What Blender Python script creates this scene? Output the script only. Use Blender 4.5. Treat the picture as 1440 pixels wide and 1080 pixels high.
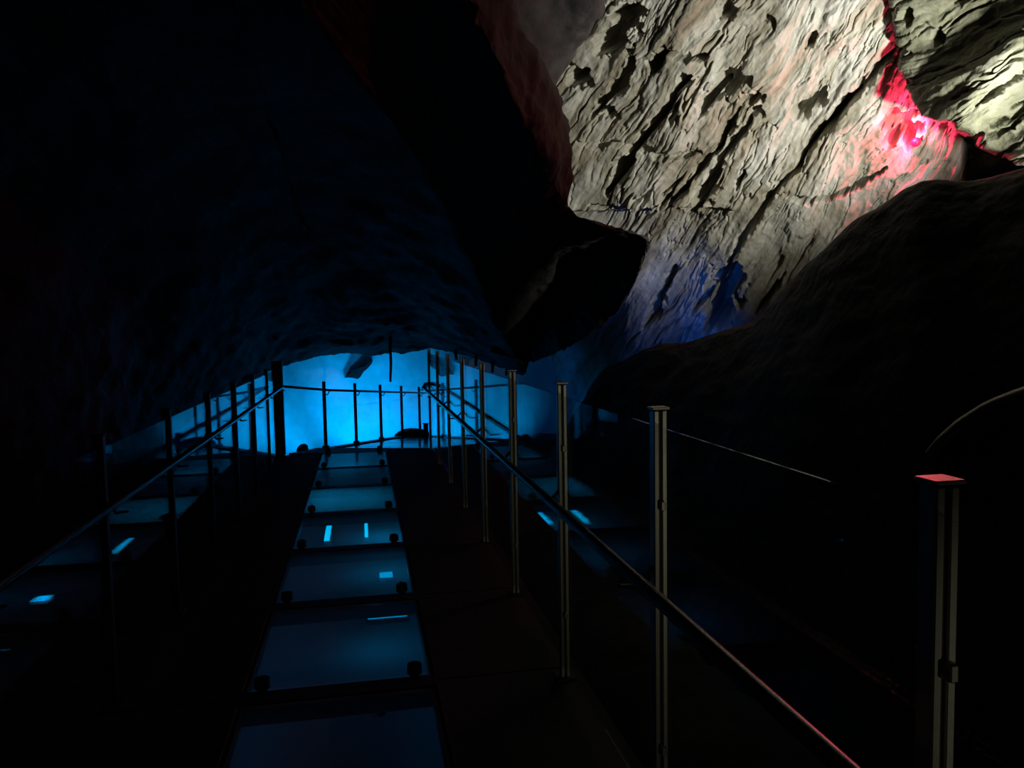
import bpy, bmesh, math, random
import numpy as np
from mathutils import Vector, Matrix

for o in list(bpy.data.objects):
    bpy.data.objects.remove(o)
scene = bpy.context.scene
COL = scene.collection
R = math.radians

# ------------------------------------------------------------------ camera
F_PX = 1100.0
YAW, PITCH, ROLL, EYE = R(10.8), R(-4.0), R(1.0), 1.6
FW = np.array([math.sin(YAW)*math.cos(PITCH), math.cos(YAW)*math.cos(PITCH), math.sin(PITCH)])
RT0 = np.array([math.cos(YAW), -math.sin(YAW), 0.0])
UP0 = np.cross(RT0, FW)
RT = RT0*math.cos(ROLL) - UP0*math.sin(ROLL)
UP = RT0*math.sin(ROLL) + UP0*math.cos(ROLL)
CAM = np.array([0.0, 0.0, EYE])
cam_data = bpy.data.cameras.new('camera')
cam = bpy.data.objects.new('camera', cam_data)
COL.objects.link(cam)
cam_data.sensor_width = 36.0
cam_data.lens = 36.0*F_PX/1440.0
cam_data.clip_start = 0.02
m = Matrix.Identity(4)
for i in range(3):
    m[i][0] = RT[i]; m[i][1] = UP[i]; m[i][2] = -FW[i]; m[i][3] = CAM[i]
cam.matrix_world = m
scene.camera = cam

# ------------------------------------------------------------------ world, exposure
world = bpy.data.worlds.new('cave_darkness')
scene.world = world
world.use_nodes = True
world.node_tree.nodes['Background'].inputs[0].default_value = (0.6, 0.7, 1.0, 1)
world.node_tree.nodes['Background'].inputs[1].default_value = 0.0006
scene.view_settings.view_transform = 'Standard'
scene.view_settings.look = 'None'
scene.view_settings.exposure = 0.0
scene.view_settings.gamma = 1.0
scene.view_settings.use_curve_mapping = False

BLUE = (0.0, 0.30, 1.0)
CYAN = (0.0, 0.34, 1.0)
DEEP = (0.01, 0.14, 1.0)
WARM = (1.0, 0.98, 0.88)
RED = (1.0, 0.035, 0.11)

def px3(px, py, d):
    """photo pixel at depth d metres along the view axis -> world point"""
    return CAM + d*(FW + RT*(px-720.0)/F_PX + UP*(540.0-py)/F_PX)

def px3v(px, py, d):
    px = np.asarray(px, float)[..., None]; py = np.asarray(py, float)[..., None]; d = np.asarray(d, float)[..., None]
    return CAM + d*(FW + RT*(px-720.0)/F_PX + UP*(540.0-py)/F_PX)

def on_plane(px, py, axis, val):
    r = FW + RT*(px-720.0)/F_PX + UP*(540.0-py)/F_PX
    return CAM + r*((val-CAM[axis])/r[axis])

def light(name, kind, loc, energy, color, target=None, parent=None, **kw):
    l = bpy.data.lights.new(name, kind)
    l.energy = energy; l.color = color
    for k, v in kw.items():
        setattr(l, k, v)
    o = bpy.data.objects.new(name, l); COL.objects.link(o)
    o.location = Vector(loc)
    if target is not None:
        o.rotation_euler = (Vector(target)-Vector(loc)).to_track_quat('-Z', 'Y').to_euler()
    if parent is not None:
        o.parent = parent
        o.location = Vector(loc)-parent.location
    return o

# ------------------------------------------------------------------ noise (numpy)
def _hash(ix, iy, iz, seed):
    h = (ix.astype(np.int64)*374761393 + iy.astype(np.int64)*668265263 + iz.astype(np.int64)*2147483647 + seed*1274126177) & 0xffffffff
    h = ((h ^ (h >> 13))*1274126177) & 0xffffffff
    h = h ^ (h >> 16)
    return (h & 0xffff)/65535.0

def vnoise(x, y, z=None, seed=0):
    x = np.asarray(x, float); y = np.asarray(y, float)
    z = np.zeros_like(x) if z is None else np.asarray(z, float)
    ix, iy, iz = np.floor(x), np.floor(y), np.floor(z)
    fx, fy, fz = x-ix, y-iy, z-iz
    fx = fx*fx*(3-2*fx); fy = fy*fy*(3-2*fy); fz = fz*fz*(3-2*fz)
    out = 0
    for dx in (0, 1):
        wx = fx if dx else 1-fx
        for dy in (0, 1):
            wy = fy if dy else 1-fy
            for dz in (0, 1):
                wz = fz if dz else 1-fz
                out = out + wx*wy*wz*_hash(ix+dx, iy+dy, iz+dz, seed)
    return out*2-1

def fbm(x, y, z=None, oct=5, seed=0, gain=.5):
    a, s, tot = 1.0, 0, 0
    for k in range(oct):
        f = 2.03**k
        s = s + a*vnoise(x*f, y*f, None if z is None else z*f, seed+k*17)
        tot += a; a *= gain
    return s/tot

def sstep(a, b, x):
    t = np.clip((x-a)/(b-a), 0, 1)
    return t*t*(3-2*t)

# ------------------------------------------------------------------ materials
def new_mat(name):
    mt = bpy.data.materials.new(name); mt.use_nodes = True
    nt = mt.node_tree
    return mt, nt, nt.nodes['Principled BSDF']

def rock_mat(name, c1, c2, c3, scale=1.3, rough=.85, bump=.35, stretch=(1, 1, 1)):
    mt, nt, b = new_mat(name)
    tc = nt.nodes.new('ShaderNodeTexCoord'); mp = nt.nodes.new('ShaderNodeMapping')
    mp.inputs['Scale'].default_value = stretch
    nt.links.new(tc.outputs['Object'], mp.inputs[0])
    n1 = nt.nodes.new('ShaderNodeTexNoise'); n1.inputs['Scale'].default_value = scale; n1.inputs['Detail'].default_value = 9
    n1.inputs['Roughness'].default_value = .62
    n2 = nt.nodes.new('ShaderNodeTexNoise'); n2.inputs['Scale'].default_value = scale*9; n2.inputs['Detail'].default_value = 8
    nt.links.new(mp.outputs[0], n1.inputs['Vector']); nt.links.new(mp.outputs[0], n2.inputs['Vector'])
    cr = nt.nodes.new('ShaderNodeValToRGB')
    e = cr.color_ramp.elements
    e[0].position = .30; e[0].color = (*c1, 1)
    e[1].position = .68; e[1].color = (*c3, 1)
    k = cr.color_ramp.elements.new(.48); k.color = (*c2, 1)
    nt.links.new(n1.outputs[0], cr.inputs[0])
    mx = nt.nodes.new('ShaderNodeMix'); mx.data_type = 'RGBA'; mx.blend_type = 'MULTIPLY'
    mx.inputs[0].default_value = .35
    nt.links.new(cr.outputs[0], mx.inputs[6]); nt.links.new(n2.outputs[0], mx.inputs[7])
    nt.links.new(mx.outputs[2], b.inputs['Base Color'])
    b.inputs['Roughness'].default_value = rough
    b.inputs['Specular IOR Level'].default_value = .25
    bp = nt.nodes.new('ShaderNodeBump'); bp.inputs['Strength'].default_value = bump; bp.inputs['Distance'].default_value = .04
    nt.links.new(n2.outputs[0], bp.inputs['Height']); nt.links.new(bp.outputs[0], b.inputs['Normal'])
    return mt

M_PALE = rock_mat('pale_limestone', (.30, .28, .20), (.56, .55, .46), (.74, .74, .66), 1.5, .8, .3)
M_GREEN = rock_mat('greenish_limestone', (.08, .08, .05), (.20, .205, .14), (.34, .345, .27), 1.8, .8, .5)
M_DARK = rock_mat('dark_rock', (.010, .009, .009), (.024, .022, .021), (.045, .042, .04), 1.2, .75, .5)  # one near-black tone shared by all the dark rock
M_GROUND = rock_mat('cave_ground_rock', (.03, .028, .026), (.06, .055, .05), (.11, .10, .09), 1.6, .8, .5)
M_FAR = rock_mat('smooth_cave_wall_rock', (.42, .42, .40), (.58, .58, .56), (.7, .7, .68), .55, .8, .25)

def slab_mat():
    mt = rock_mat('streaked_pale_limestone', (.34, .32, .25), (.60, .59, .51), (.78, .78, .72), 1.5, .8, .3)
    nt = mt.node_tree; b = nt.nodes['Principled BSDF']; src = b.inputs['Base Color'].links[0].from_socket
    uv = nt.nodes.new('ShaderNodeUVMap'); uv.uv_map = 'strata'
    mp = nt.nodes.new('ShaderNodeMapping'); mp.inputs['Scale'].default_value = (.55, 2.6, 1)
    n = nt.nodes.new('ShaderNodeTexNoise'); n.inputs['Scale'].default_value = 1.0; n.inputs['Detail'].default_value = 8; n.inputs['Roughness'].default_value = .65
    cr = nt.nodes.new('ShaderNodeValToRGB'); e = cr.color_ramp.elements
    e[0].position = .30; e[0].color = (.20, .15, .11, 1); e[1].position = .56; e[1].color = (1, 1, 1, 1)
    k = e.new(.42); k.color = (.62, .57, .48, 1)
    mx = nt.nodes.new('ShaderNodeMix'); mx.data_type = 'RGBA'; mx.blend_type = 'MULTIPLY'; mx.inputs[0].default_value = .9
    nt.links.new(uv.outputs[0], mp.inputs[0]); nt.links.new(mp.outputs[0], n.inputs['Vector']); nt.links.new(n.outputs[0], cr.inputs[0])
    nt.links.new(src, mx.inputs[6]); nt.links.new(cr.outputs[0], mx.inputs[7]); nt.links.new(mx.outputs[2], b.inputs['Base Color'])
    return mt
M_SLAB = slab_mat()

def metal_mat(name, col, rough, metallic=1.0, aniso_scale=180):
    mt, nt, b = new_mat(name)
    b.inputs['Base Color'].default_value = (*col, 1); b.inputs['Metallic'].default_value = metallic
    tc = nt.nodes.new('ShaderNodeTexCoord'); n = nt.nodes.new('ShaderNodeTexNoise'); n.inputs['Scale'].default_value = aniso_scale
    nt.links.new(tc.outputs['Object'], n.inputs['Vector'])
    mr = nt.nodes.new('ShaderNodeMapRange'); mr.inputs[3].default_value = rough*.8; mr.inputs[4].default_value = rough*1.25
    nt.links.new(n.outputs[0], mr.inputs[0]); nt.links.new(mr.outputs[0], b.inputs['Roughness'])
    return mt

M_STEEL = metal_mat('brushed_steel', (.52, .50, .44), .42)
M_RAIL = metal_mat('dark_polished_rail', (.17, .165, .17), .24)
M_BLACK = metal_mat('black_painted_metal', (.012, .012, .014), .5, 0.0)
M_DECK = metal_mat('black_deck_board', (.006, .006, .007), .7, 0.0, 40)
M_TRAY = metal_mat('grey_tray_metal', (.30, .31, .33), .6, 0.0, 20)

def glass_mat(name, tint, ior=1.5, rough=.0, base=0.0):
    mt = bpy.data.materials.new(name); mt.use_nodes = True
    nt = mt.node_tree; nt.nodes.clear()
    out = nt.nodes.new('ShaderNodeOutputMaterial')
    tr = nt.nodes.new('ShaderNodeBsdfTransparent'); tr.inputs[0].default_value = (*tint, 1)
    gl = nt.nodes.new('ShaderNodeBsdfGlossy'); gl.inputs['Roughness'].default_value = rough
    fr = nt.nodes.new('ShaderNodeFresnel')
    ge = nt.nodes.new('ShaderNodeNewGeometry'); iv = nt.nodes.new('ShaderNodeMapRange')   # a thin pane reflects alike from both of its faces
    iv.inputs[3].default_value = ior; iv.inputs[4].default_value = 1/ior
    nt.links.new(ge.outputs['Backfacing'], iv.inputs[0]); nt.links.new(iv.outputs[0], fr.inputs[0])
    tc = nt.nodes.new('ShaderNodeTexCoord'); n = nt.nodes.new('ShaderNodeTexNoise'); n.inputs['Scale'].default_value = 3
    nt.links.new(tc.outputs['Object'], n.inputs['Vector'])
    bp = nt.nodes.new('ShaderNodeBump'); bp.inputs['Strength'].default_value = .02; bp.inputs['Distance'].default_value = .01
    nt.links.new(n.outputs[0], bp.inputs['Height'])
    nt.links.new(bp.outputs[0], gl.inputs['Normal'])
    mx = nt.nodes.new('ShaderNodeMixShader')
    nt.links.new(fr.outputs[0], mx.inputs[0]); nt.links.new(tr.outputs[0], mx.inputs[1]); nt.links.new(gl.outputs[0], mx.inputs[2])
    if base > 0:
        df = nt.nodes.new('ShaderNodeBsdfTranslucent'); df.inputs[0].default_value = (.7, .8, .85, 1)
        m2 = nt.nodes.new('ShaderNodeMixShader'); m2.inputs[0].default_value = base
        nt.links.new(mx.outputs[0], m2.inputs[1]); nt.links.new(df.outputs[0], m2.inputs[2])
        nt.links.new(m2.outputs[0], out.inputs[0])
    else:
        nt.links.new(mx.outputs[0], out.inputs[0])
    return mt

M_GLASS = glass_mat('clear_balustrade_glass', (.93, .96, .95), 1.25)
M_FLOORGLASS = glass_mat('satin_floor_glass', (.88, .93, .94), 1.5, .12, .18)

def emit_mat(name, col, strength):
    mt, nt, b = new_mat(name)
    b.inputs['Base Color'].default_value = (*[c*.5 for c in col], 1)
    b.inputs['Emission Color'].default_value = (*col, 1); b.inputs['Emission Strength'].default_value = strength
    return mt

M_LED = emit_mat('blue_led_lens', (0.0, .55, 1.0), 2.6)
M_LEDDIM = emit_mat('dim_blue_led_lens', (0.0, .45, 1.0), 1.2)
M_FILLTAPE = emit_mat('blue_fill_tape', (0, .35, 1.0), .03)
M_REDLENS = emit_mat('red_lamp_lens', (1.0, .012, .06), 2.5)
M_BLUELENS = emit_mat('blue_flood_lens', (0.0, .35, 1.0), 2.0)
M_WARMLENS = emit_mat('warm_flood_lens', (1.0, .93, .75), 2.0)

# ------------------------------------------------------------------ object helpers
def link(o, parent=None):
    COL.objects.link(o)
    if parent is not None:
        o.parent = parent
    return o

def tag(o, label, cat, group=None):
    o['label'] = label; o['category'] = cat
    if group: o['group'] = group
    return o

def thing(name, label, cat, loc=(0, 0, 0), group=None):
    o = bpy.data.objects.new(name, None); o.empty_display_size = .1
    COL.objects.link(o); o.location = Vector([float(v) for v in loc])
    return tag(o, label, cat, group)

class MB:
    """collects shapes in world coordinates into one mesh"""
    def __init__(s): s.v = []; s.f = []
    def add(s, vs, fs):
        k = len(s.v); s.v += [tuple(float(c) for c in v) for v in vs]; s.f += [tuple(i+k for i in f) for f in fs]; return s
    def box(s, c, size, ax=None, bev=0.0):
        c = np.array(c, float); h = np.array(size, float)/2
        A = np.eye(3) if ax is None else np.array(ax, float)
        if bev <= 0:
            vs = [c + A.T @ (h*np.array(q)) for q in [(-1,-1,-1),(1,-1,-1),(1,1,-1),(-1,1,-1),(-1,-1,1),(1,-1,1),(1,1,1),(-1,1,1)]]
            return s.add(vs, [(0,3,2,1),(4,5,6,7),(0,1,5,4),(1,2,6,5),(2,3,7,6),(3,0,4,7)])
        b = min(bev, h.min()*.9)
        vs = []
        for z, ins in ((-h[2], b), (-h[2]+b, 0), (h[2]-b, 0), (h[2], b)):
            x, y = h[0]-ins, h[1]-ins
            for q in ((-x+b,-y),(x-b,-y),(x,-y+b),(x,y-b),(x-b,y),(-x+b,y),(-x,y-b),(-x,-y+b)):
                vs.append(c + A.T @ np.array([q[0], q[1], z]))
        fs = [tuple(range(7,-1,-1)), tuple(range(24,32))]
        for r in range(3):
            for i in range(8):
                j = (i+1) % 8; fs.append((r*8+i, r*8+j, r*8+8+j, r*8+8+i))
        return s.add(vs, fs)
    def tube(s, pts, rad, n=12, cap=True):
        pts = [np.array(p, float) for p in pts]; rad = rad if hasattr(rad, '__len__') else [rad]*len(pts)
        vs, fs = [], []
        ref = None
        for i, p in enumerate(pts):
            t = pts[min(i+1, len(pts)-1)]-pts[max(i-1, 0)]; t = t/np.linalg.norm(t)
            if ref is None:
                ref = np.array([0, 0, 1.0]) if abs(t[2]) < .9 else np.array([1.0, 0, 0])
            a = np.cross(t, ref); a /= np.linalg.norm(a); b = np.cross(t, a); ref = -b if False else ref
            for k in range(n):
                q = 2*math.pi*k/n
                vs.append(p + rad[i]*(a*math.cos(q)+b*math.sin(q)))
        for i in range(len(pts)-1):
            for k in range(n):
                j = (k+1) % n; fs.append((i*n+k, i*n+j, i*n+n+j, i*n+n+k))
        if cap:
            fs.append(tuple(range(n-1, -1, -1))); fs.append(tuple(range((len(pts)-1)*n, len(pts)*n)))
        return s.add(vs, fs)
    def mesh(s, name, mat, off=(0, 0, 0), smooth=False):
        me = bpy.data.meshes.new(name)
        o = np.array(off, float)
        me.from_pydata([tuple(np.array(v)-o) for v in s.v], [], s.f)
        bm = bmesh.new(); bm.from_mesh(me); bmesh.ops.recalc_face_normals(bm, faces=bm.faces); bm.to_mesh(me); bm.free()
        me.materials.append(mat)
        if smooth:
            me.shade_smooth() if hasattr(me, 'shade_smooth') else None
            if hasattr(me, 'set_sharp_from_angle'): me.set_sharp_from_angle(angle=R(40))
        return me
    def build(s, name, mat, parent=None, smooth=False, origin=None):
        """mesh object whose vertices stay at the world positions given"""
        off = np.zeros(3)
        p = parent
        while p is not None:
            off = off + np.array(p.location); p = p.parent
        if origin is None:
            v = np.array(s.v); origin = np.array([(v[:,0].min()+v[:,0].max())/2, (v[:,1].min()+v[:,1].max())/2, v[:,2].min()])
        origin = np.array(origin, float)
        o = bpy.data.objects.new(name, s.mesh(name, mat, origin, smooth)); link(o, parent)
        o.location = Vector(origin-off)
        return o

def grid_obj(name, P, mat, skirt=None, flip=False, parent=None):
    """P: (nv, nu, 3) world points -> smooth mesh object; skirt pushes the border outwards for thickness"""
    nv, nu, _ = P.shape
    V = P.reshape(-1, 3)
    idx = np.arange(nv*nu).reshape(nv, nu)
    q = np.stack([idx[:-1, :-1], idx[:-1, 1:], idx[1:, 1:], idx[1:, :-1]], -1).reshape(-1, 4)
    if flip: q = q[:, ::-1]
    if skirt is not None:
        loop = np.concatenate([idx[0, :], idx[1:, -1], idx[-1, -2::-1], idx[-2:0:-1, 0]])
        k = len(V)
        V = np.concatenate([V, V[loop]+np.asarray(skirt, float)])
        n = len(loop); a = np.arange(n); b = (a+1) % n
        sq = np.stack([loop[b], loop[a], k+a, k+b], -1)
        if flip: sq = sq[:, ::-1]
        q = np.concatenate([q, sq])
    me = bpy.data.meshes.new(name)
    me.vertices.add(len(V)); me.vertices.foreach_set('co', V.astype(np.float32).ravel())
    me.loops.add(q.size); me.loops.foreach_set('vertex_index', q.astype(np.int32).ravel())
    me.polygons.add(len(q)); me.polygons.foreach_set('loop_start', (np.arange(len(q))*4).astype(np.int32))
    me.update(calc_edges=True); me.validate()
    me.shade_smooth()
    me.materials.append(mat)
    o = bpy.data.objects.new(name, me); link(o, parent)
    return o

def resample(pts, n, ref=None):
    """Catmull-Rom resample of a control polyline to n points, spaced as along ref"""
    pts = np.array(pts, float)
    q = pts if ref is None else np.array(ref, float)
    s = np.concatenate([[0], np.cumsum(np.sqrt((np.diff(q, axis=0)**2).sum(1))**.5)])
    t = np.linspace(0, s[-1], n)
    i = np.clip(np.searchsorted(s, t, side='right')-1, 0, len(pts)-2)
    u = ((t-s[i])/(s[i+1]-s[i]))[:, None]
    p1, p2 = pts[i], pts[i+1]; p0 = pts[np.maximum(i-1, 0)]; p3 = pts[np.minimum(i+2, len(pts)-1)]
    m1, m2 = (p2-p0)*.35, (p3-p1)*.35
    return (2*u**3-3*u**2+1)*p1 + (u**3-2*u**2+u)*m1 + (-2*u**3+3*u**2)*p2 + (u**3-u**2)*m2

def loft(curves, nu, nv, ref=0):
    rows = np.stack([resample(c, nu, curves[ref]) for c in curves])          # (k, nu, 3)
    k = len(curves); t = np.linspace(0, k-1, nv)
    i = np.clip(t.astype(int), 0, k-2); u = (t-i)[:, None, None]
    p1, p2 = rows[i], rows[i+1]; p0 = rows[np.maximum(i-1, 0)]; p3 = rows[np.minimum(i+2, k-1)]
    m1, m2 = (p2-p0)*.4, (p3-p1)*.4
    return (2*u**3-3*u**2+1)*p1 + (u**3-2*u**2+u)*m1 + (-2*u**3+3*u**2)*p2 + (u**3-u**2)*m2

def normals(P):
    du = np.gradient(P, axis=1); dv = np.gradient(P, axis=0)
    n = np.cross(du, dv); return n/(np.linalg.norm(n, axis=2, keepdims=True)+1e-9)

def rough_up(P, amp, scale, seed, stretch=(1, 1, 1), oct=6):
    """push the sheet along its normals with world-space rock noise"""
    N = normals(P); Q = P*np.array(stretch)*scale
    h = fbm(Q[..., 0], Q[..., 1], Q[..., 2], oct, seed, .52)
    rg = 1-np.abs(fbm(Q[..., 0]*1.7+9, Q[..., 1]*1.7, Q[..., 2]*1.7, oct-1, seed+5, .5))*2
    return P + N*(amp*(h+.5*(rg-.5)))[..., None]

def struct(o):
    o['kind'] = 'structure'; return o

# ================================================================== THE CAVE
# ---- ground: a rough floor with a trench under the walkway, dropping away at the far end
xs = np.linspace(-7, 9, 200); ys = np.linspace(-3, 21, 300)
GX, GY = np.meshgrid(xs, ys)
GZ = -.55 + .42*sstep(7.5, 11, GY) - 1.5*sstep(12.3, 14.0, GY)
trench = np.exp(-((GX+.12)/1.35)**4)*(1-sstep(12, 13, GY))
GZ = GZ - 1.15*trench
GZ += .16*fbm(GX*.9, GY*.9, None, 6, 3) + .05*fbm(GX*4, GY*4, None, 4, 8)
struct(grid_obj('floor', np.stack([GX, GY, GZ], -1), M_GROUND, skirt=(0, 0, -.6)))

# ---- far wall, washed in blue
cols = [(60, 15.6), (200, 16.4), (320, 17.0), (420, 17.7), (520, 18.6), (610, 18.6), (690, 17.2), (770, 15.6), (840, 14.6), (960, 14.2)]
curves = []
for py, dd in ((380, -1.2), (480, -.25), (560, 0.0), (640, .1), (720, .2)):
    curves.append([px3(c, py, d+dd) for c, d in cols])
P = loft(curves, 340, 150)
P = rough_up(P, .16, .55, 21, (1, 1, .45))
FARWALL = struct(grid_obj('wall_far', P, M_FAR, skirt=tuple(FW*.8), flip=True))

# ---- ceiling: a dark hanging mass whose lower edge frames the blue opening
edge = [(880,-260,4.6),(848,0,5.6),(812,60,6.0),(778,122,6.3),(792,160,6.6),(803,190,6.8),(806,240,7.0),(800,297,7.4),
        (782,360,8.8),(764,430,10.8),(742,500,13.0),(735,526,14.0),(700,514,14.8),(650,501,15.3),(600,491,15.8),
        (545,496,16),(520,503,16),(455,500,15.6),(400,513,14.4),(350,538,13.0),(300,566,12.0),(262,592,11.2),(235,620,10.4),(200,650,9.4),(100,690,7.5),(0,730,6.2),(-250,830,4.6)]
E3 = np.array([px3(*e) for e in edge])
away = E3-CAM; away[:, 2] = 0; away /= np.linalg.norm(away, axis=1, keepdims=True)
inw = np.array([RT*(430-e_[0])+UP*(e_[1]+40) for e_ in edge]); inw /= np.linalg.norm(inw, axis=1, keepdims=True)
roll1 = E3 + away*.45 + inw*.18
roll2 = E3 + away*1.3 + inw*.9
oy = E3[:, 1]*.2-1.6
rim = np.array([1.0 if p_[0] > -.3 else 0.0 for p_ in E3])
ox = np.where(rim > 0, E3[:, 0]*oy/E3[:, 1]-1.3, E3[:, 0]*.55-.1)
over = np.stack([ox, oy, np.maximum(3.3, E3[:, 2]+.5)], -1)
mid1 = E3*.75+over*.25 + np.array([0, 0, .2])
mid2 = E3*.4+over*.6 + np.array([0, 0, .55])
P = loft([roll2, roll1, E3, mid1, mid2, over], 420, 170, 2)
P = rough_up(P, .10, .8, 41, (1.3, .6, 1.3)); P = rough_up(P, .05, 3.0, 43)
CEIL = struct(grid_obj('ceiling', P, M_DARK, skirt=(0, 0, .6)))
# added dark lip below the rim, standing in for shade on the slab's foot
edge = [(770,262,7.5),(806,300,7.5),(850,319,7.6),(890,326,7.8),(914,340,7.9),(902,380,8.3),(880,424,8.8),(846,458,9.4),(795,490,10.4),(748,508,12.0),(690,496,13.0)]
E3 = np.array([px3(*e) for e in edge])
back = np.array([px3(700+(e[0]-700)*.72, 400+(e[1]-400)*.72, e[2]+1.9) for e in edge])
inn = np.array([px3(700+(e[0]-700)*.6, 400+(e[1]-400)*.6, e[2]+1.1) for e in edge])
core = np.array([px3(690+(e[0]-700)*.1, 400+(e[1]-400)*.3, e[2]+2.0) for e in edge])
P = loft([back, E3, inn, core], 260, 110, 1)
P = rough_up(P, .05, 1.1, 47, (1.2, .7, 1.2)); P = rough_up(P, .06, 3.2, 48)
grid_obj('shade_lip', P, M_DARK, skirt=tuple(FW*.5), parent=CEIL)

# ---- wall_left: rock that carries the ceiling down to the floor
c0 = [(-3.6,-3,-1.2),(-3.4,0,-1.1),(-3.3,3,-1.1),(-3.5,6,-1.0),(-4.2,9,-1.0),(-5.2,12,-1.4)]
P = loft([c0, [(x-.5, y, z+1.0) for x, y, z in c0], [(x-.7, y, z+2.4) for x, y, z in c0], [(x-.2, y, z+4.2) for x, y, z in c0]], 220, 110)
P = rough_up(P, .22, .8, 61)
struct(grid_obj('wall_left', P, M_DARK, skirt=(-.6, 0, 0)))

# ---- upper right wall: the pale overhanging slab, split by slanting cracks
def slab_invd(px, py):
    return .087 + .0000509*(px-830) - .00006235*(py-545)
gx = np.arange(650, 1352, 1.05); gy = np.arange(-110, 640, 1.15)
SX, SY = np.meshgrid(gx, gy)
D = 1/slab_invd(SX, SY) + 5.0*(1-sstep(690, 900, SX))*sstep(380, 520, SY)
P = px3v(SX, SY, D)
nrm = normals(P); nsl = nrm.mean((0, 1)); nsl /= np.linalg.norm(nsl)
if nsl @ FW > 0: nsl = -nsl
# frame: "a" runs with the strata (lower left to upper right in the photograph), "b" across
wx = SX + 16*fbm(SX/90, SY/90, None, 4, 5); wy = SY + 16*fbm(SX/90+7, SY/90, None, 4, 6)
ca, sa = math.cos(R(57)), math.sin(R(57))
A = wx*ca - wy*sa; B = wx*sa + wy*ca
def terrace(x, k=3.0):
    i = np.floor(x); f = x-i
    return i + np.clip((f-.5)*k+.5, 0, 1)
h = .22*fbm(A/260, B/120, None, 4, 11)
s1 = fbm(A/210+2, B/46, None, 5, 13, .55)
h += .05*terrace(s1*2.8, 2.6)/1.6
r1 = 1-np.abs(fbm(A/170, B/26, None, 4, 15, .5))*2.2
h -= .11*sstep(.84, 1.0, r1)*sstep(.0, .4, fbm(A/160+3, B/80, None, 3, 19))
r2 = 1-np.abs(fbm(A/80+4, B/13, None, 4, 25, .5))*2.2
h -= .035*sstep(.84, 1.0, r2)*sstep(-.1, .3, fbm(A/120+9, B/60, None, 3, 29))
h += .022*fbm(A/40, B/10, None, 4, 17, .6) + .006*fbm(SX/7, SY/7, None, 3, 33)
def seg_dist(pts):
    """distance in photo pixels to a polyline, and how far along it (0..1)"""
    best = np.full(SX.shape, 1e9); along = np.zeros(SX.shape)
    ln = [math.hypot(x1-x0, y1-y0) for (x0, y0), (x1, y1) in zip(pts[:-1], pts[1:])]; run = 0
    for ((x0, y0), (x1, y1)), l_ in zip(zip(pts[:-1], pts[1:]), ln):
        dx, dy = x1-x0, y1-y0
        t = np.clip(((wx2-x0)*dx+(wy2-y0)*dy)/(l_*l_), 0, 1)
        d = np.hypot(wx2-x0-t*dx, wy2-y0-t*dy)
        along = np.where(d < best, (run+t*l_)/sum(ln), along); best = np.minimum(best, d); run += l_
    return best, along
def crack(pts, w, dep, k):
    d, t = seg_dist(pts)
    taper = np.clip(np.minimum(t, 1-t)*4.5, 0, 1)**.7*.75+.25
    rag = .35+1.2*np.clip(.5+.9*fbm(wx2/11+k, wy2/11, None, 3, 300+k), 0, 1)
    we = w*taper*rag
    return dep*(1-sstep(we*.5, we*1.2+.8, d))
wx2 = SX + 8*fbm(SX/26, SY/26, None, 5, 71); wy2 = SY + 8*fbm(SX/26+5, SY/26, None, 5, 72)
CRACKS = [  # polyline, half width px, depth m
    ([(962,108),(938,150),(905,195),(878,228),(848,280)], 6, .38),
    ([(972,102),(955,112)], 7, .3),
    ([(1045,150),(1010,205),(975,245),(945,290),(928,305)], 4, .24),
    ([(1058,165),(1030,200),(1005,240)], 5, .26),
    ([(1012,240),(1000,255),(984,290)], 10, .5),
    ([(944,262),(930,290)], 6, .3),
    ([(1048,232),(1036,265)], 4, .3),
    ([(1010,110),(1028,118),(1062,106)], 10, .34),
    ([(1050,140),(1075,130)], 9, .34),
    ([(1014,118),(995,140),(985,160)], 8, .34),
    ([(1068,150),(1058,160)], 9, .3),
    ([(938,66),(925,82),(912,98)], 8, .32),
    ([(940,70),(965,76),(998,74)], 5, .26),
    ([(890,84),(872,118),(845,145),(826,166)], 8, .26),
    ([(905,10),(880,30),(862,60),(840,78)], 17, .5),
    ([(820,100),(798,122)], 16, .5),
    ([(864,150),(850,165)], 7, .24),
    ([(1030,0),(1018,28)], 8, .25),
    ([(1115,160),(1135,150),(1160,125)], 10, .28),
    ([(1255,70),(1225,110),(1190,140),(1165,175),(1130,220)], 6, .30),
    ([(1200,130),(1150,190),(1120,235)], 5, .22),
    ([(1110,278),(1160,275),(1200,262),(1245,235)], 4, .22),
    ([(812,198),(850,205),(900,212),(985,216)], 4, .10),
    ([(824,292),(870,298),(940,300),(1030,296)], 5, .22),
    ([(1034,372),(1020,410),(1000,445),(985,480)], 17, .75),
    ([(1015,385),(990,420),(965,460)], 5, .3),
    ([(1130,225),(1085,275),(1050,330),(1010,390)], 4, .2),
    ([(935,390),(920,430),(890,480)], 6, .25),
    ([(1105,385),(1080,420),(1060,445)], 3, .2),
    ([(1262,158),(1270,176),(1280,198)], 24, .42),  # added pocket, shaped to hold the red glow and block the warm beam
    ([(1150,40),(1135,65)], 4, .2), ([(1080,20),(1090,40)], 3, .15),
]
for k, (pts, w, dep) in enumerate(CRACKS):
    h -= crack(pts, w*1.15, dep*1.15, k)
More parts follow.
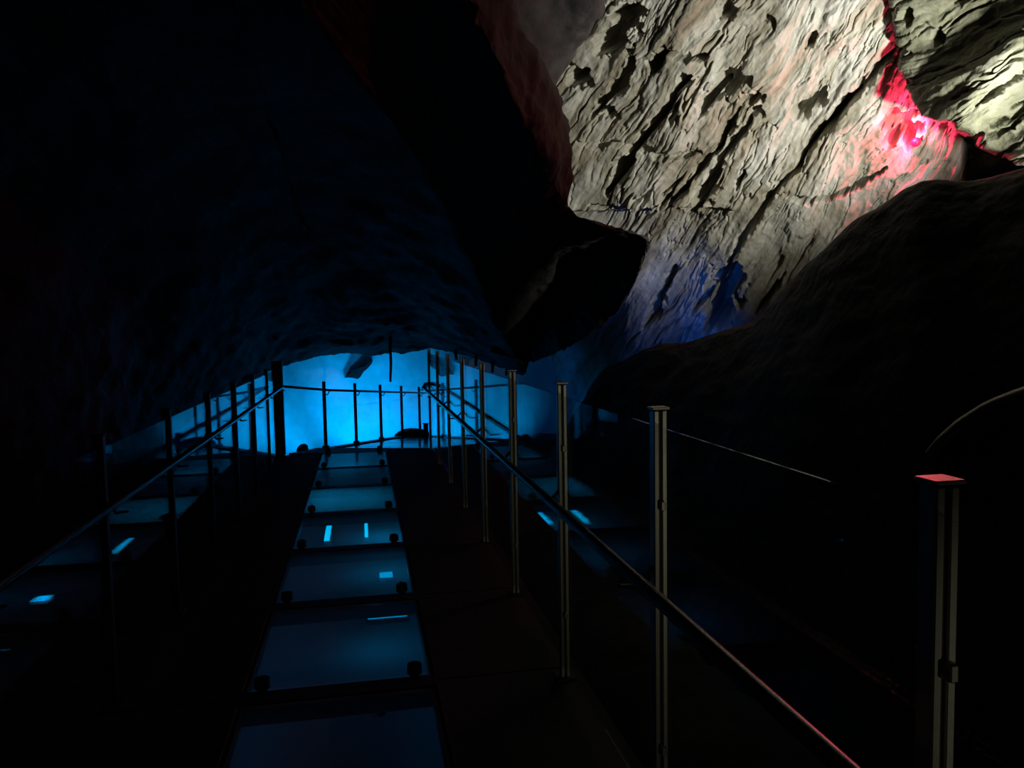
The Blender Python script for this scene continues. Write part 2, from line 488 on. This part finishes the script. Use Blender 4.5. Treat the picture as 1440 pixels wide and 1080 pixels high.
# the slab steps back below the ledge and turns away at its lower right rim
h -= .30*sstep(296, 312, wy2 + .05*(wx2-860))*(1-sstep(930, 1060, wx2))
NS = P + nsl*h[..., None]
slab = struct(grid_obj('wall_right_upper', NS, M_SLAB, skirt=tuple(-nsl*.9), flip=True))
uvl = slab.data.uv_layers.new(name='strata')
vi = np.empty(len(slab.data.loops), np.int32); slab.data.loops.foreach_get('vertex_index', vi)
uv = np.zeros((len(slab.data.vertices), 2), np.float32); uv[:A.size, 0] = (A/100).ravel(); uv[:A.size, 1] = (B/100).ravel()
uvl.data.foreach_set('uv', uv[vi].ravel())

# ---- the rock mass right of the red lamp
edge = [(1236,-260,6.1),(1246,-60,6.6),(1254,0,6.8),(1262,40,6.88),(1274,85,6.95),(1276,118,6.95),(1288,140,6.85),(1306,160,6.65),(1336,174,6.35),(1362,188,6.3),
        (1400,210,6.3),(1440,226,6.0),(1500,220,5.7),(1640,190,5.2)]
E3 = np.array([px3(*e) for e in edge])
corner = np.array([px3(1700-(1700-e[0])*.15, -300+(e[1]+300)*.15, 5.3) for e in edge])
back1 = E3 + FW*.45 + RT*.22 + UP*.14; back2 = E3 + FW*1.5 + RT*.75 + UP*.45
P = loft([back2, back1, E3, E3*.8+corner*.2-FW*.08, E3*.5+corner*.5-FW*.1, corner], 420, 330)
N = normals(P)
if (N.mean((0,1)) @ FW) > 0: N = -N
rel = P-CAM; zz = rel@FW; QX = 720+F_PX*(rel@RT)/zz; QY = 540-F_PX*(rel@UP)/zz
wx = QX + 14*fbm(QX/60, QY/60, None, 4, 81); wy = QY + 14*fbm(QX/60+3, QY/60, None, 4, 82)
ca, sa = math.cos(R(30)), math.sin(R(30)); A = wx*ca-wy*sa; B = wx*sa+wy*ca
h = .18*fbm(A/150, B/60, None, 5, 83) + .10*terrace(fbm(A/170, B/34, None, 4, 84)*3, 2.6)/2 + .03*fbm(A/25, B/9, None, 4, 85)
r1 = 1-np.abs(fbm(A/140, B/22, None, 4, 86))*2.2
h -= .10*sstep(.8, 1, r1)
wx2 = QX + 4*fbm(QX/18, QY/18, None, 4, 91); wy2 = QY + 4*fbm(QX/18+5, QY/18, None, 4, 92)
SX = QX
for k, (pts, w, dep) in enumerate([([(1322,40),(1314,62)], 7, .4), ([(1262,30),(1278,14)], 12, .4), ([(1345,4),(1362,-6)], 9, .3),
                    ([(1372,150),(1400,132),(1440,108),(1500,90)], 5, .3), ([(1395,180),(1420,165)], 5, .2), ([(1340,205),(1400,190),(1440,170)], 4, .2)]):
    h -= crack(pts, w, dep, k)
h *= np.linspace(0, 1, P.shape[0])[:, None]**.5*.7
P = P + N*h[..., None]
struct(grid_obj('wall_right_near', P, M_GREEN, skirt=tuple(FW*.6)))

# ---- lower right wall: dark slope whose crest hides the flood lamps
ridge = [(1700,150,3.6),(1560,205,4.1),(1440,250,4.6),(1380,264,4.9),(1300,268,5.2),(1250,296,5.5),(1200,326,5.8),(1130,388,6.4),(1060,452,7.2),(1010,467,7.8),
         (965,484,8.5),(920,494,9.1),(880,512,9.8),(850,522,10.2),(829,545,10.5),(826,566,10.7),(842,590,10.8)]
E3 = np.array([px3(*e) for e in ridge])
n = len(E3)
base = np.stack([np.linspace(2.3, 1.55, n), np.linspace(.2, 10.6, n), np.full(n, -.9)], -1)
aw = E3-CAM; aw[:, 2] = 0; aw /= np.linalg.norm(aw, axis=1, keepdims=True)
back1 = E3 + aw*.35 + np.array([0, 0, -.12]); back2 = E3 + aw*.9 + np.array([0, 0, -1.6])
m1 = E3*.8+base*.2 - aw*.12; m2 = E3*.45+base*.55 - np.array([0, 0, .1])
P = loft([back2, back1, E3, m1, m2, base], 420, 200)
P = rough_up(P, .07, 1.1, 101, (1, .6, 1.2))
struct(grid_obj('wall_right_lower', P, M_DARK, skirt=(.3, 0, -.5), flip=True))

# ================================================================== THE WALKWAY
XL, XR = -.56, .27                   # glass strip
BL, BR = -1.10, .87                  # balustrade planes
BARS = [1.14+1.18*k for k in range(9)]  # crossbar positions: 1.14 ... 10.58
Y0, Y1 = -.4, 10.66
wk = thing('walkway', 'black edged walkway with a strip of lit glass floor panels', 'walkway', (0, Y0, -.35))
cuts = [Y0]+BARS+[Y1]
for i in range(len(cuts)-1):
    a, b = cuts[i], cuts[i+1]
    if b-a < .2: continue
    MB().box(((XL+XR)/2, (a+b)/2, -.010), (XR-XL-.012, b-a-(.15 if b in BARS or a in BARS else .02), .020), bev=.003).build('glass_panel', M_FLOORGLASS, wk)
    for x0, x1 in ((BL-.09, XL-.012), (XR+.012, BR+.09)):
        MB().box(((x0+x1)/2, (a+b)/2, -.02), (x1-x0, b-a-.006, .04), bev=.004).build('deck_board', M_DECK, wk)
for y in BARS:
    MB().box(((XL+XR)/2, y, -.049), (XR-XL+.06, .13, .10), bev=.008).build('crossbar', M_BLACK, wk)
    for x in (XL+.075, XR-.075):
        c = MB().tube([(x, y+.07, -.03), (x, y+.07, .012), (x, y+.07, .013), (x, y+.07, .055)], [.022, .022, .036, .033], 14).build('clamp', M_BLACK, wk, True)
        MB().tube([(x, y+.07, .055), (x, y+.07, .064)], [.018, .014], 6).build('bolt', M_BLACK, c)
for x in (XL, XR):
    MB().box((x, (Y0+Y1)/2, -.035), (.022, Y1-Y0, .05), bev=.004).build('edge_beam', M_BLACK if x > 0 else M_BLACK, wk)
for x in (BL-.06, BR+.06):
    MB().box((x, (Y0+Y1)/2, -.17), (.08, Y1-Y0, .26), bev=.006).build('side_beam', M_BLACK, wk)
MB().box(((BL+BR)/2, Y1+.02, -.13), (BR-BL+.2, .06, .22), bev=.006).build('end_beam', M_BLACK, wk)
MB().box(((XL+XR)/2, (Y0+Y1)/2, -.345), (XR-XL+.7, Y1-Y0-.02, .012)).build('under_tray', M_TRAY, wk)
for x, sg in ((XL-.09, 1), (XR+.09, -1)):  # unseen blue tapes, added to give the glass strip an even glow
    MB().box((x, 6.9, -.046), (.018, 7.4, .010)).build('fill_tape', M_FILLTAPE, wk)
    light('tape_fill', 'AREA', (x, 6.9, -.054), 1.05, (0, .36, 1.0), (x+sg*.30, 6.9, -.34), None, shape='RECTANGLE', size=7.4, size_y=.02)
for y in (0.2, 3.4, 6.9, 10.2):
    for x in (BL-.06, BR+.06):
        MB().box((x, y, -1.2), (.10, .10, 1.8), bev=.006).build('support_column', M_BLACK, wk)

# ---- LED lamps under the glass
def led(px, py, sx, sy, mat, label, energy):
    p = on_plane(px, py, 2, -.30)
    t = thing('led_lamp', label, 'lamp', (p[0], p[1], -.339), 'blue lamps under the glass floor')
    MB().box((p[0], p[1], -.322), (sx+.03, sy+.03, .034), bev=.006).build('housing', M_BLACK, t)
    MB().box((p[0], p[1], -.302), (sx, sy, .008), bev=.003).build('lens', mat, t)
    if energy:
        light('led_glow', 'AREA', (p[0], p[1], -.285), energy, (0, .42, 1.0), (p[0], p[1], 0), t, shape='RECTANGLE', size=sx, size_y=sy, spread=R(180))
    return t
led(462, 744, .05, .85, M_LED, 'wider of two bright blue lamp bars under one glass floor panel', .6)
led(515, 742, .032, .7, M_LED, 'slimmer of two bright blue lamp bars under one glass floor panel', .4)
led(492, 690, .30, .12, M_LEDDIM, 'wide dim blue lamp across the middle of the glass floor', .5)
led(516, 647, .04, .7, M_LED, 'blue lamp bar under the last glass floor panel by the ramp', .4)
led(543, 808, .10, .12, M_LEDDIM, 'dim blue lamp beside a floor clamp under the glass', .5)
led(545, 865, .26, .08, M_LEDDIM, 'faint blue lamp under the glass past the dark crossbar', .2)
led(536, 993, .012, .045, M_LED, 'tiny bright blue lamp under a dark glass floor panel', .15)

# ================================================================== BALUSTRADES
def post_meshes(H, steel):
    """two flat bars with a slot, cap and base; local to the post foot"""
    out = {}
    out['bar'] = MB().box((0, 0, H/2), (.017, .040, H-.02), bev=.003).mesh('post_bar', steel)
    out['cap'] = MB().box((0, 0, H-.004), (.054, .052, .008), bev=.002).mesh('post_cap', steel)
    out['base'] = MB().box((0, 0, .006), (.09, .09, .012), bev=.003).mesh('post_base', M_BLACK)
    out['web'] = MB().box((0, 0, H/2), (.012, .024, H-.03)).mesh('post_web', M_BLACK)
    return out

def balustrade(name, label, xp, xr, ys, H, zr, side, rail_y0, rail_y1, steel):
    t = thing(name, label, 'railing', (xp, ys[0], 0))
    pm = post_meshes(H, steel)
    br = MB().tube([(0, 0, zr-.005), ((xr-xp)*.55, 0, zr-.075), (xr-xp, 0, zr-.07), (xr-xp, 0, zr-.012)], .008, 8).mesh('bracket', M_BLACK, smooth=True)
    cl = MB().box((0, 0, 0), (.016, .020, .030), bev=.003).mesh('glass_clamp', steel)
    def child(nm, me, par, loc):
        o = bpy.data.objects.new(nm, me); link(o, par); o.location = loc; return o
    for y in ys:
        p = child('post', pm['web'], t, (0, y-ys[0], 0))
        child('bar', pm['bar'], p, (-.0125, 0, 0)); child('bar', pm['bar'], p, (.0125, 0, 0))
        child('cap', pm['cap'], p, (0, 0, 0)); child('base_plate', pm['base'], p, (0, 0, 0))
        child('rail_bracket', br, t, (side*0, y-ys[0], 0))
    for a, b in zip(ys[:-1], ys[1:]):
        g = child('glass_panel', None or MB().box((0, 0, 0), (.012, b-a-.06, H-.13), bev=.002).mesh('balustrade_glass', M_GLASS), t, (0, (a+b)/2-ys[0], .07+(H-.13)/2))
        for s in (-1, 1):
            for z in (-.38, .38):
                child('glass_clamp', cl, g, (0, s*((b-a)/2-.031), z))
    MB().tube([(xr, rail_y0, zr), (xr, (rail_y0+rail_y1)/2, zr), (xr, rail_y1, zr)], .019, 16).build('handrail', M_RAIL, t, True)
    return t
YR = [-.12+1.17*k for k in range(10)]
bal_r = balustrade('glass_balustrade', 'glass balustrade with slotted steel posts on the pale rock side', BR, .74, YR, 1.36, .89, -1, -.4, 9.75, M_STEEL)
YL = [.02+1.173*k for k in range(10)]
bal_l = balustrade('glass_balustrade', 'glass balustrade with shade-blackened posts and thick end post on the dark wall side', BL, -1.0, YL, 1.19, .925, 1, -.4, 10.3, M_BLACK)  # posts coloured black here in place of being unlit

ep = MB().box((BL, 10.62, .62), (.135, .12, 1.24), bev=.008).build('end_post', M_BLACK, bal_l)
# ---- ramp bending right and sinking away behind the walkway
HEAD, SLOPE, STEP = R(19.5), math.tan(R(5.2)), 1.30
RD = np.array([math.sin(HEAD), math.cos(HEAD), -SLOPE])
RN = np.array([math.cos(HEAD), -math.sin(HEAD), 0])
A0 = np.array([-1.06, 10.62, 0.0])
rp = thing('ramp', 'descending glass ramp beyond the walkway, lit bright blue', 'ramp', (.2, 10.75, -.2))
ax = np.array([RN, RD/np.linalg.norm(RD), np.cross(RN, RD/np.linalg.norm(RD))])
L = 6.4
for k in range(5):
    s0 = .70+k*1.12
    c = A0 + RD*(s0+.54) + RN*1.0
    MB().box(c-np.array([0, 0, .012]), (1.5, 1.06, .022), ax, bev=.003).build('glass_panel', M_FLOORGLASS, rp)
    MB().box(A0+RD*(s0+1.10)+RN*1.0-np.array([0, 0, .07]), (1.7, .07, .09), ax, bev=.006).build('crossbar', M_BLACK, rp)
for off, b0, L_ in ((.06, .16, 6.3), (1.9, .80, 5.5)):
    MB().box(A0+RD*(b0+L_/2)+RN*off-np.array([0, 0, .085]), (.14, L_, .19), ax, bev=.006).build('side_beam', M_BLACK, rp)
MB().box(A0+RD*3.5+RN*1.0-np.array([0, 0, .30]), (1.7, 5.5, .012), ax).build('under_tray', M_TRAY, rp)
q = [(BL+.16, 10.73), (BR+.02, 10.73)] + [tuple((A0+RD*.69+RN*o_)[:2]) for o_ in (1.76, .16)]
MB().add([(x, y, -.035) for x, y in q]+[(x, y, -.012) for x, y in q], [(3, 2, 1, 0), (4, 5, 6, 7)]+[(i, (i+1) % 4, 4+(i+1) % 4, 4+i) for i in range(4)]).build('threshold_plate', M_BLACK, rp)
for k in (1, 3, 4.9):
    for off in (.06, 1.9):
        c = A0+RD*(k*1.25)+RN*off
        MB().box(c-np.array([0, 0, 1.17]), (.09, .09, 2.0), bev=.006).build('support_column', M_BLACK, rp)

rr = thing('ramp_railing', 'slim dark post railing in front of the bright blue cave wall', 'railing', tuple(A0+RD*1.3))
HP = 1.0
tops = []
for k in range(1, 6):
    c = A0+RD*(k*STEP)+RN*.06
    p = MB().box(c+np.array([0, 0, HP/2]), (.05, .05, HP), bev=.005).build('post', M_BLACK, rr)
    MB().box(c+np.array([0, 0, .02]), (.10, .10, .05), bev=.01).build('base_plate', M_BLACK, p)
    MB().tube([c+np.array([0, 0, HP-.17]), c+RN*.05+np.array([0, 0, HP-.20]), c+RN*.09+np.array([0, 0, HP-.14])], .009, 8).build('rail_bracket', M_BLACK, p, True)
    tops.append(c+RN*.09+np.array([0, 0, HP-.13]))
st = np.array([-1.0, 10.3, .925])
MB().tube([st]+tops+[tops[-1]+RD*.25], .018, 12).build('handrail', M_RAIL, rr, True)
# ---- handrail of the side stair falling away to the right
sr = thing('stair_handrail', 'sloping dark handrail falling away behind the steel post balustrade', 'handrail', (.95, 10.5, -.3))
a = np.array([.87, 10.42, .90]); b = np.array([2.30, 11.85, .02])
MB().tube([np.array([.74, 9.75, .89]), np.array([.80, 10.25, .90]), a, a*.5+b*.5, b], .026, 12).build('rail', M_RAIL, sr, True)
for q in (.12, .55, .97):
    c = a*(1-q)+b*q
    MB().tube([c, c-np.array([0, 0, .75])], .016, 10).build('post', M_BLACK, sr, True)

# ================================================================== ROCKS, HANGING PIECES
def rock(name, label, c, size, seed, mat, cat='rock', sub=4, rot=0.0, group=None):
    bm = bmesh.new(); bmesh.ops.create_icosphere(bm, subdivisions=sub, radius=1)
    v = np.array([x.co[:] for x in bm.verts])
    h = 1 + .34*fbm(v[:, 0]*1.4+seed, v[:, 1]*1.4, v[:, 2]*1.4, 5, seed)
    v = v*h[:, None]
    v = np.sign(v)*np.abs(v)**.85*np.array(size)
    cr, s_ = math.cos(rot), math.sin(rot)
    for x, q in zip(bm.verts, v): x.co = (q[0]*cr-q[1]*s_, q[0]*s_+q[1]*cr, q[2])
    me = bpy.data.meshes.new(name); bm.to_mesh(me); bm.free(); me.materials.append(mat); me.shade_smooth()
    o = bpy.data.objects.new(name, me); link(o); o.location = Vector([float(q) for q in c])
    return tag(o, label, cat, group)
e = px3(582, 618, 15.6)
rock('boulder', 'dark low boulder at the foot of the ramp before the blue wall', e, (.40, .26, .20), 5, M_DARK)
e = px3(426, 634, 12.8)
rock('boulder', 'dark leaning stone at the foot of the first ramp post', e, (.07, .10, .12), 9, M_DARK, rot=-.9)
c = px3(599, 612, 15.2)
t = thing('lamp_box', 'small upright black box beside the low boulder on the ramp', 'box', c)
MB().box(c+np.array([0, 0, .10]), (.09, .09, .24), bev=.01).build('case', M_BLACK, t)
MB().box(c+np.array([0, 0, .225]), (.11, .11, .02), bev=.005).build('lid', M_BLACK, t)
# bent tube beyond the nearest glass panel
pts = [px3(x, y, d) for x, y, d in ((1310,640,4.18),(1325,622,4.13),(1352,598,4.08),(1390,574,3.99),(1440,554,3.83),(1500,540,3.62),(1580,536,3.37))]
tag(MB().tube(resample(pts, 24), .036, 12).build('bent_tube', M_STEEL, None, True), 'curved pale tube lying on the dark rock beyond the glass', 'tube')

# thin spike and stubs hanging from the ceiling rim
def hanging(px, y0, y1, d, r, label, group=None):
    a, b = px3(px, y0, d), px3(px+.5, y1, d)
    k = np.linspace(0, 1, 9)
    pts = [a*(1-q)+b*q + np.array([.006*math.sin(9*q+px), 0, 0]) for q in k]
    o = MB().tube(pts, [r*(1.15-.45*q) for q in k], 10).build('stalactite', M_DARK, None, True, origin=a)
    return tag(o, label, 'stalactite', group)
hanging(549, 470, 537, 14.6, .030, 'long thin stalactite hanging before the blue wall')
for q, (px, y1) in enumerate(((641, 506), (669, 515), (692, 524), (712, 528))):
    hanging(px, 488, y1, 14.7, .035, 'short stalactite stub under the dark ceiling rim behind the posts', 'stalactite stubs along the ceiling rim')

# a jagged spur of rock standing out of the blue wall
prof = [(485,531),(492,526),(497,520),(506,517),(513,515),(519,509),(524,506),(523,511),(517,518),(511,523),(507,530),(503,533),(494,531)]
front = [px3(x, y, 18.15) for x, y in prof]; back = [px3(506+(x-506)*1.02, 520+(y-520)*1.02, 18.9) for x, y in prof]
n = len(prof); mb = MB()
mid = [f_*.5+b_*.5 for f_, b_ in zip(front, back)]
mb.add(front+mid+back, [tuple(range(n))]+[(i, (i+1) % n, n+(i+1) % n, n+i) for i in range(n)]+[(n+i, n+(i+1) % n, 2*n+(i+1) % n, 2*n+i) for i in range(n)]+[tuple(range(3*n-1, 2*n-1, -1))])
spur = mb.build('rock_spur', M_DARK, FARWALL); spur['label'] = 'small dark beaked rock spur jutting from the blue wall'

# ================================================================== LAMPS
def flood(label, loc, target, lens, energy, color, size=.22, spot=None, blend=.6, group=None, cat='lamp', soft=.08):
    t = thing('flood_lamp', label, cat, loc, group)
    d = np.array(target, float)-np.array(loc, float); d /= np.linalg.norm(d)
    rt = np.cross(d, (0, 0, 1.0)); rt /= np.linalg.norm(rt); up = np.cross(rt, d)
    axx = np.array([rt, d, up]); c = np.array(loc, float)
    MB().box(c-d*.05, (size, .10, size*.7), axx, bev=.012).build('housing', M_BLACK, t)
    MB().box(c+d*.003, (size*.86, .006, size*.56), axx, bev=.002).build('lens', lens, t)
    MB().tube([c-d*.05-rt*size*.55, c-d*.05-rt*size*.55-up*.16, c-d*.05+rt*size*.55-up*.16, c-d*.05+rt*size*.55], .009, 8).build('bracket', M_BLACK, t)
    kw = dict(shadow_soft_size=soft)
    if spot:
        light('beam', 'SPOT', c+d*.05, energy, color, target, t, spot_size=R(spot), spot_blend=blend, **kw)
    else:
        light('beam', 'POINT', c+d*.12, energy, color, None, t, **kw)
    return t
WL = px3(1620, 300, 4.6)
# warm floods behind the dark crest, throwing light up the pale slab
flood('warm floodlight hidden behind the dark rock crest', WL, WL-RT*2.5+UP*3.05+FW*3.08, M_WARMLENS, 900, WARM, spot=100, blend=.75)
# blue lamps along the foot of the far wall
for i, (px, py, d, e_, tx, ty) in enumerate([(425, 655, 16.6, 190, 430, 540), (510, 652, 17.2, 270, 505, 540), (600, 650, 17.2, 190, 570, 540)]):
    flood(['blue floodlight in the dip behind the thick end post', 'blue floodlight in the dip behind the middle ramp posts', 'blue floodlight in the dip behind the low boulder'][i], px3(px, py, d), px3(tx, ty, d+2), M_BLUELENS, e_, CYAN, spot=98, blend=.9, group='blue floods below the far wall')
flood('deep blue floodlight on the ground beyond the sloping handrail', px3(740, 640, 13.4), px3(770, 560, 16), M_BLUELENS, 14, DEEP, spot=140, blend=.8)
flood('deep blue floodlight on the ground beyond the shade-blackened post balustrade', px3(330, 650, 13.2), px3(320, 570, 16), M_BLUELENS, 8, DEEP, spot=140, blend=.8)
flood('deep blue floodlight behind the dark crest below the slab', px3(955, 512, 9.4), px3(930, 450, 10.5), M_BLUELENS, 14, DEEP, spot=150, blend=.8)
# red lamp in the notch between the two rock masses
rl = px3(1288, 200, 7.5)
t = thing('red_lamp', 'small glowing red lamp in the rock notch', 'lamp', rl)
MB().tube([rl-FW*z for z in (-.05, -.045, -.025, 0, .025, .042, .05)], [.010, .028, .042, .046, .040, .024, .007], 16).build('bulb', M_REDLENS, t, True)
MB().tube([rl+RT*.03+UP*.02, rl+RT*.13+UP*.07], [.020, .024], 14).build('socket', M_BLACK, t)
light('red_glow', 'POINT', rl-RT*.09+UP*.05+FW*-.06, 48, RED, None, t, shadow_soft_size=.03)
# a visitor path light behind the viewer, catching the right-hand posts
flood('warm path lamp standing outside the steel post balustrade', (1.75, -2.3, .7), (.95, 2.4, .70), M_WARMLENS, 24, (1.0, .95, .68), spot=25, blend=.9)
